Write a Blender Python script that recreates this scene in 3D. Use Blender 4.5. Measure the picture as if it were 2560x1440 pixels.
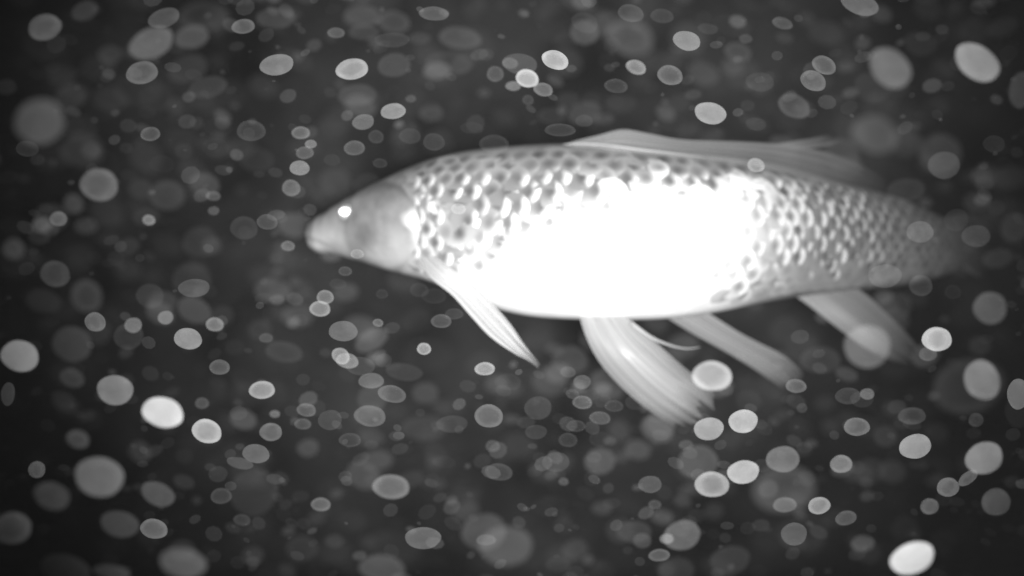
import bpy, bmesh, math, random
from mathutils import Vector, Matrix, noise

random.seed(7)
R = math.radians
scene = bpy.context.scene
for o in list(bpy.data.objects):
    bpy.data.objects.remove(o, do_unlink=True)

# ------------------------------------------------------------------ camera
CAM = Vector((0.0, 0.0, 0.95))
FOV = R(60)
PX = 2560.0
K = 2 * math.tan(FOV / 2) / PX              # metres per photo pixel at one metre
cd = bpy.data.cameras.new('camera')
cam = bpy.data.objects.new('camera', cd)
scene.collection.objects.link(cam)
cam.location = CAM
cam.rotation_euler = (R(90), 0, 0)
cd.sensor_width = 36
cd.lens = 18 / math.tan(FOV / 2)
cd.clip_start = 0.01
cd.clip_end = 100
cd.dof.use_dof = True
cd.dof.focus_distance = 0.50
cd.dof.aperture_fstop = 2.8
scene.camera = cam

# ------------------------------------------------------------------ world: night sky, nearly black, no colour (infrared picture)
w = bpy.data.worlds.new('World')
scene.world = w
w.use_nodes = True
nt = w.node_tree
nt.nodes.clear()
sky = nt.nodes.new('ShaderNodeTexSky')
sky.sky_type = 'NISHITA'
sky.sun_disc = False
sky.sun_elevation = R(1)
sky.sun_rotation = R(200)
bw = nt.nodes.new('ShaderNodeRGBToBW')
bg = nt.nodes.new('ShaderNodeBackground')
bg.inputs['Strength'].default_value = 0.004
wo = nt.nodes.new('ShaderNodeOutputWorld')
nt.links.new(sky.outputs[0], bw.inputs[0])
nt.links.new(bw.outputs[0], bg.inputs['Color'])
nt.links.new(bg.outputs[0], wo.inputs['Surface'])

# ------------------------------------------------------------------ the camera's infrared illuminator, the only lamp
ld = bpy.data.lights.new('infrared_illuminator', 'SPOT')
ld.energy = 62
ld.color = (1, 1, 1)
ld.shadow_soft_size = 0.02
ld.spot_size = R(66)
ld.spot_blend = 1.0
lamp = bpy.data.objects.new('infrared_illuminator', ld)
scene.collection.objects.link(lamp)
lamp.location = CAM + Vector((0.015, -0.06, -0.012))
LT = CAM + Vector((0.015, 0.66, 0.055))
lamp.rotation_euler = (LT - Vector(lamp.location)).to_track_quat('-Z', 'Y').to_euler()

vs = scene.view_settings
vs.view_transform = 'Standard'
vs.look = 'None'
vs.exposure = 0
vs.gamma = 1
vs.use_curve_mapping = False
scene.cycles.max_bounces = 6
scene.cycles.diffuse_bounces = 2
scene.cycles.glossy_bounces = 2
scene.cycles.transmission_bounces = 3
scene.cycles.transparent_max_bounces = 64
scene.cycles.volume_bounces = 0

# ------------------------------------------------------------------ helpers
def P(px, py, d):
    """point seen at photo pixel (px, py), d metres in front of the camera"""
    return CAM + Vector(((px - 1280) * K * d, d, (720 - py) * K * d))

def lerp_table(tab, x):
    if x <= tab[0][0]:
        return tab[0][1:]
    for a, b in zip(tab, tab[1:]):
        if x <= b[0]:
            t = (x - a[0]) / (b[0] - a[0])
            return tuple(p + (q - p) * t for p, q in zip(a[1:], b[1:]))
    return tab[-1][1:]

def smooth_table(tab, x):
    """Catmull-Rom through the table"""
    n = len(tab)
    if x <= tab[0][0]:
        return tab[0][1:]
    if x >= tab[-1][0]:
        return tab[-1][1:]
    for i in range(n - 1):
        if x <= tab[i + 1][0]:
            break
    p1, p2 = tab[i], tab[i + 1]
    p0 = tab[i - 1] if i > 0 else p1
    p3 = tab[i + 2] if i + 2 < n else p2
    h = p2[0] - p1[0]
    t = (x - p1[0]) / h
    out = []
    for k in range(1, len(p1)):
        m1 = (p2[k] - p0[k]) / max(p2[0] - p0[0], 1e-6) * h
        m2 = (p3[k] - p1[k]) / max(p3[0] - p1[0], 1e-6) * h
        out.append((2*t**3 - 3*t*t + 1) * p1[k] + (t**3 - 2*t*t + t) * m1 + (-2*t**3 + 3*t*t) * p2[k] + (t**3 - t*t) * m2)
    return tuple(out)

def sstep(a, b, x):
    t = min(1.0, max(0.0, (x - a) / (b - a)))
    return t * t * (3 - 2 * t)

def mesh_obj(name, verts, faces, mat, parent=None, smooth=True, attrs=None):
    me = bpy.data.meshes.new(name)
    me.from_pydata([tuple(v) for v in verts], [], faces)
    if smooth:
        me.polygons.foreach_set('use_smooth', [True] * len(me.polygons))
    for k, vals in (attrs or {}).items():
        a = me.attributes.new(k, 'FLOAT', 'POINT')
        a.data.foreach_set('value', vals)
    me.materials.append(mat)
    me.update()
    o = bpy.data.objects.new(name, me)
    scene.collection.objects.link(o)
    if parent:
        o.parent = parent
        o.matrix_parent_inverse = parent_world(parent).inverted()
    return o

def parent_world(o):
    m = Matrix.Identity(4)
    chain = []
    while o:
        chain.append(o)
        o = o.parent
    for c in reversed(chain):
        m = m @ (c.matrix_parent_inverse if c.parent else Matrix.Identity(4)) @ c.matrix_basis
    return m

def tag(o, label=None, cat=None, group=None, kind=None):
    if label: o['label'] = label
    if cat: o['category'] = cat
    if group: o['group'] = group
    if kind: o['kind'] = kind

class NT:
    def __init__(self, name):
        self.m = bpy.data.materials.new(name)
        self.m.use_nodes = True
        self.t = self.m.node_tree
        self.t.nodes.clear()
        self.out = self.t.nodes.new('ShaderNodeOutputMaterial')
    def n(self, typ, **kw):
        nd = self.t.nodes.new(typ)
        for k, v in kw.items():
            if k.startswith('i_'):
                key = k[2:]
                key = int(key) if key.isdigit() else key.replace('_', ' ')
                nd.inputs[key].default_value = v
            else:
                setattr(nd, k, v)
        return nd
    def l(self, a, ao, b, bi):
        self.t.links.new(a.outputs[ao], b.inputs[bi])
    def math(self, op, a, b=None):
        nd = self.t.nodes.new('ShaderNodeMath')
        nd.operation = op
        for i, v in enumerate((a, b)):
            if v is None: continue
            if isinstance(v, (int, float)): nd.inputs[i].default_value = v
            else: self.t.links.new(v, nd.inputs[i])
        return nd.outputs[0]

def grey(v): return (v, v, v, 1)

# ------------------------------------------------------------------ materials
def mat_pond():
    N = NT('pond_liner')
    b = N.n('ShaderNodeBsdfPrincipled', i_Roughness=0.9)
    tc = N.n('ShaderNodeTexCoord')
    n1 = N.n('ShaderNodeTexNoise', i_Scale=2.6, i_Detail=5.0, i_Roughness=0.6)
    rp = N.n('ShaderNodeValToRGB')
    rp.color_ramp.elements[0].position = 0.3; rp.color_ramp.elements[0].color = grey(0.035)
    rp.color_ramp.elements[1].position = 0.75; rp.color_ramp.elements[1].color = grey(0.36)
    N.l(tc, 'Object', n1, 'Vector'); N.l(n1, 0, rp, 0); N.l(rp, 0, b, 'Base Color')
    bp = N.n('ShaderNodeBump', i_Strength=0.6, i_Distance=0.02)
    N.l(n1, 0, bp, 'Height'); N.l(bp, 0, b, 'Normal')
    N.l(b, 0, N.out, 'Surface')
    return N.m

def mat_haze():
    N = NT('murky_water')
    v = N.n('ShaderNodeVolumePrincipled', i_Density=HAZE)
    v.inputs['Color'].default_value = grey(0.85)
    v.inputs['Anisotropy'].default_value = 0.0
    N.l(v, 0, N.out, 'Volume')
    return N.m

HAZE = 0.0035

# skin pattern with the lamp's burnt-out flank painted into it, in the fish's own space (metres from its middle): pale flank patch, grey back and rear underside
def skin_colour(N, root, per_scale=0.0):
    tc = N.n('ShaderNodeTexCoord')
    tc.object = root
    sep = N.n('ShaderNodeSeparateXYZ')
    N.l(tc, 'Object', sep, 0)
    nz = N.n('ShaderNodeTexNoise', i_Scale=28.0, i_Detail=4.0, i_Roughness=0.55)
    N.l(tc, 'Object', nz, 'Vector')
    nzo = N.math('SUBTRACT', nz.outputs[0], 0.5)
    def ss(v, a, b):
        m = N.n('ShaderNodeMapRange', interpolation_type='SMOOTHSTEP')
        m.inputs[1].default_value = a; m.inputs[2].default_value = b
        N.t.links.new(v, m.inputs[0])
        return m.outputs[0]
    x = N.math('ADD', sep.outputs[0], N.math('MULTIPLY', nzo, 0.03))
    z = N.math('ADD', sep.outputs[2], N.math('MULTIPLY', nzo, 0.02))
    if per_scale:
        rnd_ = N.math('MULTIPLY', N.math('SUBTRACT', N.n('ShaderNodeObjectInfo').outputs['Random'], 0.5), per_scale)
        z = N.math('ADD', z, rnd_); x = N.math('ADD', x, rnd_)
    # flank burnt out by the lamp, painted pale: below the back, between gill cover and the rear underside
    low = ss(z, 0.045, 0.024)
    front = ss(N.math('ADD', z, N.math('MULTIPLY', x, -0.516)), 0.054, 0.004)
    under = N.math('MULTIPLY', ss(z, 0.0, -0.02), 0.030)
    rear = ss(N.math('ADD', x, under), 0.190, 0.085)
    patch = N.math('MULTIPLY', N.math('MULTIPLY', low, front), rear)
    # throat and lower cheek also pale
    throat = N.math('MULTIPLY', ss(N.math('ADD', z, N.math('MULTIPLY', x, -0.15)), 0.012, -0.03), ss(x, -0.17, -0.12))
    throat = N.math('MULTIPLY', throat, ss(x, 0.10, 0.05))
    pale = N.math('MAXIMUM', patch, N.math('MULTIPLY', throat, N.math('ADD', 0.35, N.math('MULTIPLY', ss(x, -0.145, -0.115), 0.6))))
    # pale blotches: lower cheek, and a highlight painted on the gill cover's rear rim
    for bx, bz, br, ba in ((-0.150, -0.020, 0.024, 0.22), (-0.134, 0.009, 0.008, 0.6), (-0.128, -0.006, 0.012, 0.25), (-0.205, -0.012, 0.020, 0.22)):
        dx = N.math('SUBTRACT', x, bx); dz = N.math('SUBTRACT', z, bz)
        q = N.math('DIVIDE', N.math('SQRT', N.math('ADD', N.math('MULTIPLY', dx, dx), N.math('MULTIPLY', dz, dz))), br)
        pale = N.math('ADD', pale, N.math('MULTIPLY', ss(q, 1.4, 0.2), ba))
    pale = N.math('MINIMUM', pale, 1.0)
    # lamp glints painted into the scale colour, slightly metallic too, random per scale; most of them on the upper flank and along the rear middle line
    oi = N.n('ShaderNodeObjectInfo')
    upper = ss(z, 0.056, 0.044)
    near = ss(z, 0.052, 0.034)
    band = N.math('MULTIPLY', N.math('MULTIPLY', ss(z, -0.026, -0.018), ss(z, 0.030, 0.012)), ss(x, 0.105, 0.135))
    lift = N.math('ADD', N.math('MULTIPLY', near, 0.42), N.math('MULTIPLY', band, 0.65))
    glint_paint = ss(N.math('ADD', oi.outputs['Random'], lift), 0.62, 1.05)
    keep = N.math('SUBTRACT', 1.0, N.math('MULTIPLY', ss(x, 0.10, 0.125), ss(z, -0.014, -0.026)))
    glint_paint = N.math('MULTIPLY', N.math('MULTIPLY', glint_paint, upper), keep)
    glint_paint = N.math('MULTIPLY', glint_paint, ss(x, 0.29, 0.18))
    glint_paint = N.math('MULTIPLY', glint_paint, N.math('ADD', 0.45, N.math('MULTIPLY', ss(x, -0.13, -0.06), 0.55)))
    return tc, pale, nzo, glint_paint, keep

def mat_body(root):
    N = NT('fish_skin')
    tc, pale, nzo, glint_paint, keep = skin_colour(N, root)
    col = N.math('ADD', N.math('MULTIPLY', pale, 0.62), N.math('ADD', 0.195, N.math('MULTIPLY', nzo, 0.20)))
    n5 = N.n('ShaderNodeTexNoise', i_Scale=75.0, i_Detail=3.0)
    N.l(tc, 'Object', n5, 'Vector')
    col = N.math('ADD', col, N.math('MULTIPLY', N.math('SUBTRACT', n5.outputs[0], 0.5), 0.12))
    sp5 = N.n('ShaderNodeSeparateXYZ'); N.l(tc, 'Object', sp5, 0)
    for bx, bz, br, ba in ((-0.160, 0.016, 0.030, 0.045), (-0.182, 0.004, 0.018, 0.035), (-0.150, 0.030, 0.020, 0.03)):
        dx = N.math('SUBTRACT', sp5.outputs[0], bx); dz = N.math('SUBTRACT', sp5.outputs[2], bz)
        q = N.math('DIVIDE', N.math('SQRT', N.math('ADD', N.math('MULTIPLY', dx, dx), N.math('MULTIPLY', dz, dz))), br)
        mr = N.n('ShaderNodeMapRange', interpolation_type='SMOOTHSTEP', i_1=1.3, i_2=0.3, i_3=0.0, i_4=ba)
        N.t.links.new(q, mr.inputs[0])
        col = N.math('SUBTRACT', col, mr.outputs[0])
    col = N.math('MAXIMUM', col, 0.05)
    b = N.n('ShaderNodeBsdfPrincipled', i_Roughness=0.42)
    b.inputs['Specular IOR Level'].default_value = 0.45
    N.t.links.new(col, b.inputs['Base Color'])
    n2 = N.n('ShaderNodeTexNoise', i_Scale=160.0, i_Detail=3.0)
    N.l(tc, 'Object', n2, 'Vector')
    bp = N.n('ShaderNodeBump', i_Strength=0.15, i_Distance=0.002)
    N.l(n2, 0, bp, 'Height'); N.l(bp, 0, b, 'Normal')
    N.l(b, 0, N.out, 'Surface')
    return N.m

def mat_scale(root):
    N = NT('fish_scale')
    tc, pale, nzo, glint_paint, keep = skin_colour(N, root, 0.026)
    at = N.n('ShaderNodeAttribute', attribute_name='pigment')
    gl = N.n('ShaderNodeAttribute', attribute_name='glint')
    rimc = N.math('ADD', N.math('MULTIPLY', pale, 0.60), 0.25)
    rimc = N.math('ADD', rimc, N.math('MULTIPLY', N.math('MULTIPLY', glint_paint, gl.outputs['Fac']), 1.0))  # painted glints: rim colour raised to near white
    rimc = N.math('MINIMUM', rimc, 0.93)
    spot = N.math('ADD', N.math('MULTIPLY', N.math('POWER', pale, 4.0), 0.76), 0.075)
    spot = N.math('ADD', spot, N.math('MULTIPLY', N.math('SUBTRACT', 1.0, keep), 0.13))
    mx = N.n('ShaderNodeMix', data_type='FLOAT')
    n4 = N.n('ShaderNodeTexNoise', i_Scale=60.0, i_Detail=1.0)
    N.l(tc, 'Object', n4, 'Vector')
    amt = N.n('ShaderNodeMapRange', i_1=0.36, i_2=0.62, i_3=0.6, i_4=1.0)
    N.l(n4, 0, amt, 0)
    N.t.links.new(N.math('MULTIPLY', at.outputs['Fac'], amt.outputs[0]), mx.inputs[0])
    N.t.links.new(rimc, mx.inputs[2]); N.t.links.new(spot, mx.inputs[3])
    col = N.math('ADD', mx.outputs[0], N.math('MULTIPLY', nzo, 0.12))
    b = N.n('ShaderNodeBsdfPrincipled', i_Roughness=0.30)
    b.inputs['Specular IOR Level'].default_value = 0.8
    N.t.links.new(N.math('MULTIPLY', N.math('MULTIPLY', N.math('SUBTRACT', 1.0, at.outputs['Fac']), 0.35), N.math('ADD', 0.2, N.math('MULTIPLY', glint_paint, 0.8))), b.inputs['Metallic'])
    N.t.links.new(col, b.inputs['Base Color'])
    N.l(b, 0, N.out, 'Surface')
    return N.m

def mat_fin(name, albedo):
    N = NT(name)
    at = N.n('ShaderNodeAttribute', attribute_name='opacity')
    d = N.n('ShaderNodeBsdfDiffuse'); d.inputs['Color'].default_value = grey(albedo)
    t = N.n('ShaderNodeBsdfTranslucent'); t.inputs['Color'].default_value = grey(albedo)
    m1 = N.n('ShaderNodeMixShader', i_0=0.25)
    N.l(d, 0, m1, 1); N.l(t, 0, m1, 2)
    g = N.n('ShaderNodeBsdfGlossy', i_Roughness=0.45); g.inputs['Color'].default_value = grey(0.6)
    m2 = N.n('ShaderNodeMixShader', i_0=0.06)
    N.l(m1, 0, m2, 1); N.l(g, 0, m2, 2)
    tr = N.n('ShaderNodeBsdfTransparent')
    m3 = N.n('ShaderNodeMixShader')
    N.l(at, 'Fac', m3, 0); N.l(tr, 0, m3, 1); N.l(m2, 0, m3, 2)
    N.l(m3, 0, N.out, 'Surface')
    return N.m

def mat_simple(name, c, rough, metal=0.0, spec=0.5):
    N = NT(name)
    b = N.n('ShaderNodeBsdfPrincipled', i_Roughness=rough, i_Metallic=metal)
    tc = N.n('ShaderNodeTexCoord')
    nz = N.n('ShaderNodeTexNoise', i_Scale=90.0, i_Detail=2.0)
    N.l(tc, 'Object', nz, 'Vector')
    v = N.math('MULTIPLY', N.math('ADD', N.math('MULTIPLY', nz.outputs[0], 0.3), 0.85), c)
    N.t.links.new(v, b.inputs['Base Color'])
    b.inputs['Specular IOR Level'].default_value = spec
    N.l(b, 0, N.out, 'Surface')
    return N.m

def mat_speck(name, per_object):
    """gelatinous see-through flake; how dense it is comes with the object (or the vertices)"""
    N = NT(name)
    rim = N.n('ShaderNodeAttribute', attribute_name='rim')
    if per_object:
        oi = N.n('ShaderNodeObjectInfo')
        sp = N.n('ShaderNodeSeparateColor')
        N.l(oi, 'Color', sp, 0)
        a0 = sp.outputs[0]
        tc = N.n('ShaderNodeTexCoord')
        nz = N.n('ShaderNodeTexNoise', noise_dimensions='4D', i_Scale=1.3, i_Detail=2.0)
        N.l(tc, 'Object', nz, 'Vector')
        N.t.links.new(N.math('MULTIPLY', oi.outputs['Random'], 40.0), nz.inputs['W'])
        a0 = N.math('MULTIPLY', a0, N.math('ADD', 0.5, N.math('MULTIPLY', nz.outputs[0], 1.0)))
    else:
        at = N.n('ShaderNodeAttribute', attribute_name='opacity')
        a0 = at.outputs['Fac']
    a = N.math('MULTIPLY', a0, rim.outputs['Fac'])
    d = N.n('ShaderNodeBsdfDiffuse', i_Roughness=1.0); d.inputs['Color'].default_value = grey(0.8)
    t = N.n('ShaderNodeBsdfTranslucent'); t.inputs['Color'].default_value = grey(0.8)
    m1 = N.n('ShaderNodeMixShader', i_0=0.4)
    N.l(d, 0, m1, 1); N.l(t, 0, m1, 2)
    tr = N.n('ShaderNodeBsdfTransparent')
    m3 = N.n('ShaderNodeMixShader')
    N.t.links.new(a, m3.inputs[0]); N.l(tr, 0, m3, 1); N.l(m1, 0, m3, 2)
    N.l(m3, 0, N.out, 'Surface')
    return N.m

# ------------------------------------------------------------------ the setting: pond bed and far pond wall, murky water between
M_pond = mat_pond()
def sheet(name, o, u, v, nu, nv, amp, nrm, label):
    vs_, fs = [], []
    for j in range(nv + 1):
        for i in range(nu + 1):
            p = o + u * (i / nu) + v * (j / nv)
            h = noise.fractal(p * 2.2, 1.0, 2.0, 4) * amp
            vs_.append(p + nrm * h)
    for j in range(nv):
        for i in range(nu):
            a = j * (nu + 1) + i
            fs.append((a, a + 1, a + nu + 2, a + nu + 1))
    ob = mesh_obj(name, vs_, fs, M_pond)
    tag(ob, label, kind='structure')
    return ob
sheet('pond_bed', Vector((-3.5, -2, 0)), Vector((7, 0, 0)), Vector((0, 5.5, 0)), 60, 48, 0.05, Vector((0, 0, 1)), 'dark uneven pond bed far below the fish')
sheet('pond_wall', Vector((-3.5, 3.0, -0.1)), Vector((7, 0, 0)), Vector((0, 0, 2.2)), 60, 20, 0.06, Vector((0, -1, 0)), 'dark pond wall lost in the murk behind the fish')

bx0, bx1, by0, by1, bz0, bz1 = -4.0, 4.0, -2.5, 4.0, -1.1, 2.4
hv = [(x, y, z) for x in (bx0, bx1) for y in (by0, by1) for z in (bz0, bz1)]
hf = [(0, 1, 3, 2), (4, 6, 7, 5), (0, 4, 5, 1), (2, 3, 7, 6), (0, 2, 6, 4), (1, 5, 7, 3)]
hz = mesh_obj('haze', hv, hf, mat_haze(), smooth=False)
tag(hz, 'murky dark water glowing faintly in the lamp light', kind='stuff')

# ------------------------------------------------------------------ the fish
# photo x, top, bottom, depth, half width
BODY = [
    (769, 582, 600, .700, .003), (771, 566, 612, .700, .008), (775, 554, 622, .699, .012), (784, 544, 631, .698, .0165), (797, 536, 635, .697, .0198),
    (825, 525, 636, .694, .0225), (850, 510, 641, .691, .0245), (880, 492, 650, .688, .0275), (905, 478, 656, .686, .030),
    (945, 458, 667, .682, .033), (985, 439, 679, .679, .036), (1020, 423, 688, .677, .0385), (1060, 407, 698, .675, .041),
    (1110, 391, 716, .672, .044), (1160, 380, 738, .670, .0465), (1210, 373, 760, .668, .0485), (1260, 368, 777, .667, .050),
    (1340, 362, 792, .665, .052), (1440, 360, 798, .664, .053), (1560, 366, 800, .666, .052), (1640, 374, 798, .669, .050),
    (1700, 381, 793, .673, .048), (1800, 394, 778, .683, .044), (1900, 412, 757, .697, .039), (1960, 425, 747, .707, .0355),
    (2020, 440, 738, .719, .032), (2100, 458, 730, .739, .028), (2180, 476, 722, .763, .0235), (2260, 500, 713, .792, .019),
    (2320, 526, 700, .817, .0145), (2370, 550, 684, .840, .010), (2405, 568, 668, .857, .005), (2415, 600, 630, .862, .001)]
BODY = [(b[0] + 12 * max(0.0, 1 - (b[0] - 770) / 230),) + b[1:] for b in BODY]
FROOT = P(1500, 585, .666)
koi = bpy.data.objects.new('koi_fish', None)
scene.collection.objects.link(koi)
koi.location = FROOT
koi.empty_display_size = 0.05
tag(koi, 'large pale scaled fish swimming left, its flank lit white', 'fish')
bpy.context.view_layer.update()
M_body = mat_body(koi)
M_scale = mat_scale(koi)

def spine(x):
    t, b, d, wd = smooth_table(BODY, x)
    return P(x, (t + b) / 2, d), (b - t) / 2 * K * d, wd

def ring_frame(x):
    c, h, wd = spine(x)
    e = 6.0
    c1 = spine(min(x + e, 2414))[0]
    c0 = spine(max(x - e, 782))[0]
    T = c1 - c0
    T.z = 0
    T.normalize()
    Nn = Vector((T.y, -T.x, 0))          # towards the camera
    return c, h, wd, T, Nn

def spw(v, n):
    return math.copysign(abs(v) ** n, v)

def body_point(x, th, extra=0.0):
    c, h, wd, T, Nn = ring_frame(x)
    # fuller below the middle line, keel-like back
    ct, st = math.cos(th), math.sin(th)
    e = 0.94
    yy = wd * spw(ct, e)
    zz = h * spw(st, 1.0)
    if st > 0:
        yy *= 1 - 0.16 * st ** 2 * sstep(950, 1200, x)
    p = c + Nn * yy + Vector((0, 0, zz))
    if extra:
        p = p + (Nn * ct * h + Vector((0, 0, st * wd))).normalized() * extra
    return p

def head_relief(x, py, side):
    """raised gill cover, cheek, mouth and eye socket, metres outwards"""
    r = 0.0
    # gill cover: oval plate, sharp rear rim
    q = math.hypot((x - 962) / 92, (py - 570) / 112)
    r += 0.0030 * (1 - sstep(0.82, 1.03, q)) * sstep(880, 1010, x)
    # gill slit behind it
    r -= 0.0018 * math.exp(-((q - 1.06) / 0.045) ** 2) * sstep(930, 1010, x)
    # preopercle groove
    q2 = math.hypot((x - 900) / 60, (py - 585) / 95)
    r -= 0.0007 * math.exp(-((q2 - 1.0) / 0.10) ** 2) * sstep(890, 930, x)
    # eye socket ring
    q3 = math.hypot(x - 862, py - 530)
    r += 0.0007 * math.exp(-((q3 - 33) / 11) ** 2) - 0.001 * math.exp(-(q3 / 20) ** 2)
    # mouth: groove between lips and jaw
    my = 600 + (x - 772) * 0.36
    if x < 842:
        r -= 0.0006 * math.exp(-((py - my) / 8.0) ** 2) * (1 - sstep(815, 842, x))
        r += 0.0008 * math.exp(-((py - my + 13) / 9.0) ** 2) * (1 - sstep(790, 820, x))
        r += 0.0008 * math.exp(-((py - my - 12) / 9.0) ** 2) * (1 - sstep(790, 820, x))
    # fold behind the lips
    r -= 0.0004 * math.exp(-((x - 836 + (py - 590) * 0.25) / 7) ** 2) * (1 - sstep(40, 60, abs(py - 590)))
    return r

NS, NR = 190, 80
xs = []
for i in range(NS + 1):
    t = i / NS
    xs.append(781.2 + (2414.6 - 781.2) * (0.62 * t + 0.38 * t * t))
bv, bf = [], []
for x in xs:
    t, b, d, wd = smooth_table(BODY, x)
    for k in range(NR):
        th = 2 * math.pi * k / NR
        py = (t + b) / 2 - math.sin(th) * (b - t) / 2
        ex = 0.0
        if x < 1130:
            q0 = body_point(x, th) - CAM
            if math.cos(th) < 0:                       # far side: mirror of the near one
                q0 = body_point(x, math.pi - th) - CAM
            ex = head_relief(1280 + q0.x / K / q0.y, 720 - q0.z / K / q0.y, 1) * abs(math.cos(th)) ** 0.5
        bv.append(body_point(x, th, ex))
for i in range(NS):
    for k in range(NR):
        a = i * NR + k
        b_ = i * NR + (k + 1) % NR
        bf.append((a, b_, b_ + NR, a + NR))
bf.append(tuple(reversed(range(NR))))
bf.append(tuple(NS * NR + k for k in range(NR)))
bf = [tuple(reversed(f)) for f in bf]
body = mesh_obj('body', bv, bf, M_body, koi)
bm = bmesh.new(); bm.from_mesh(body.data); bmesh.ops.recalc_face_normals(bm, faces=bm.faces); bm.to_mesh(body.data); bm.free()

# ---- scales: shield-shaped overlapping plates
def scale_mesh():
    seg, rings = 12, 4
    vs_, fs, pig, gli = [], [], [], []
    def z_of(x, y):
        return -0.045 + 0.075 * x - 0.16 * y * y - 0.05 * (x - 0.55) ** 2
    def add(x, y):
        vs_.append((x - 0.5, y, z_of(x, y)))
        spot = math.exp(-(((x - 0.64) / 0.25) ** 2 + (y / 0.28) ** 2) ** 1.5)
        pig.append(spot)
        gli.append(sstep(0.66, 0.84, x) * (1 - sstep(0.20, 0.36, abs(y + 0.05))))
    add(0.52, 0.0)
    for r in range(1, rings + 1):
        f = (0.0, 0.34, 0.62, 0.82, 1.0)[r]
        for k in range(seg):
            a = 2 * math.pi * k / seg
            cx, cy = math.cos(a), math.sin(a)
            rx = 0.48 if cx > 0 else 0.50
            # squarer towards the head, round towards the tail
            e = 1.0 if cx > 0 else 0.75
            add(0.52 + rx * f * spw(cx, e), 0.5 * f * spw(cy, e))
    for k in range(seg):
        fs.append((0, 1 + k, 1 + (k + 1) % seg))
    for r in range(rings - 1):
        for k in range(seg):
            a, b_ = 1 + r * seg + k, 1 + r * seg + (k + 1) % seg
            fs.append((a, a + seg, b_ + seg, b_))
    return vs_, fs, pig, gli
SV, SF, SP, SG = scale_mesh()
cand = []
ROWS = [R(-52.4 + 10.6 * k) for k in range(11)]
def col_at(x):
    c, h, wd, T, Nn = ring_frame(x)
    return 46 * min(1.12, max(0.52, (h / K / c.y / 215) ** 0.7))
cols = [1052.0]
while cols[-1] < 2330:
    cols.append(cols[-1] + col_at(cols[-1]))
for k, th in enumerate(ROWS):
    for n_ in range(len(cols) - 1):
        x = cols[n_] + (k % 2) * 0.5 * (cols[n_ + 1] - cols[n_]) + 10 * math.cos(th) + random.uniform(-2.5, 2.5)
        c, h, wd, T, Nn = ring_frame(x)
        col = col_at(x)
        th_ = th
        p = body_point(x, th_)
        px_ = body_point(x + 5, th_)
        pt_ = body_point(x, th_ + 0.03)
        ax = (px_ - p).normalized()
        up = (pt_ - p)
        dl = up.length / 0.03 * R(10.6)        # row spacing on the skin, metres
        up.normalize()
        nr = ax.cross(up).normalized()
        if nr.y > 0: nr = -nr
        up = nr.cross(ax).normalized()
        Ls = col * K * c.y * 1.72
        Hs = dl * 1.95
        jit = random.uniform(-1, 1)
        m = Matrix((ax, up, nr)).transposed().to_4x4()
        m.translation = p + nr * 0.0006
        tilt = Matrix.Rotation(R(jit * 6.0), 4, 'Y') @ Matrix.Rotation(R(random.uniform(-6, 6)), 4, 'X') @ Matrix.Rotation(R(random.uniform(-3, 3)), 4, 'Z')
        m = m @ tilt @ Matrix.Diagonal((Ls * random.uniform(.95, 1.05), Hs * random.uniform(.94, 1.04), Ls * 0.95, 1))
        view = (CAM - p).normalized().dot(nr)
        cand.append((view * Ls * Hs, m, x, th_))
cand.sort(key=lambda c: -c[0])
sme = None
for i, (s, m, x, th) in enumerate(cand[:300]):
    if sme is None:
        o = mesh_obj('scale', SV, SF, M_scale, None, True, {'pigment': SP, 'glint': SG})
        sme = o.data
    else:
        o = bpy.data.objects.new('scale', sme)
        scene.collection.objects.link(o)
    o.parent = body
    o.matrix_parent_inverse = parent_world(body).inverted()
    o.matrix_basis = m
rv, rf, rp_, rg_ = [], [], [], []
for s, m, x, th in cand[300:]:
    b0 = len(rv)
    rv += [m @ Vector(v) for v in SV]
    rf += [tuple(b0 + q for q in f) for f in SF]
    rp_ += SP; rg_ += SG
if rv:
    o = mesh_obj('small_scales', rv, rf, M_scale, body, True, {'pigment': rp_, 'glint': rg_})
    tag(o, kind='stuff')

# ---- eye
M_eye = mat_simple('eye_ball', 0.26, 0.4)
M_pup = mat_simple('eye_shine', 0.95, 0.50, 1.0)
best = None
for xi in range(820, 930, 2):
    for ti in range(0, 70, 1):
        q0 = body_point(xi, R(ti)) - CAM
        e_ = math.hypot(1280 + q0.x / K / q0.y - 864, 720 - q0.z / K / q0.y - 530)
        if best is None or e_ < best[0]:
            best = (e_, xi, R(ti))
ep = body_point(best[1], best[2])
def dome(name, c, nrm, rx, rz, bulge, mat, parent, seg=20, rings=6):
    nrm = nrm.normalized()
    ux = Vector((0, 0, 1)).cross(nrm).normalized()
    uz = nrm.cross(ux).normalized()
    vs_, fs = [c + nrm * bulge], []
    for r in range(1, rings + 1):
        a = r / rings * math.pi / 2
        for k in range(seg):
            t = 2 * math.pi * k / seg
            vs_.append(c + (ux * rx * math.cos(t) + uz * rz * math.sin(t)) * math.sin(a) + nrm * bulge * math.cos(a))
    for k in range(seg):
        fs.append((0, 1 + k, 1 + (k + 1) % seg))
    for r in range(rings - 1):
        for k in range(seg):
            a, b_ = 1 + r * seg + k, 1 + r * seg + (k + 1) % seg
            fs.append((a, a + seg, b_ + seg, b_))
    fs.append(tuple(reversed([1 + (rings - 1) * seg + k for k in range(seg)])))
    return mesh_obj(name, vs_, fs, mat, parent)
en = Vector((-0.25, -1, 0.15))
eye = dome('eye', ep + en.normalized() * -0.0004, en, 0.0066, .0060, .0026, M_eye, koi)
mid = ((CAM - ep).normalized() + (Vector(lamp.location) - ep).normalized())
dome('pupil', ep + Vector((-0.0008, -1, 0.03)).normalized() * 0.0022, mid, .0052, .0040, .0012, M_pup, eye)

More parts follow.
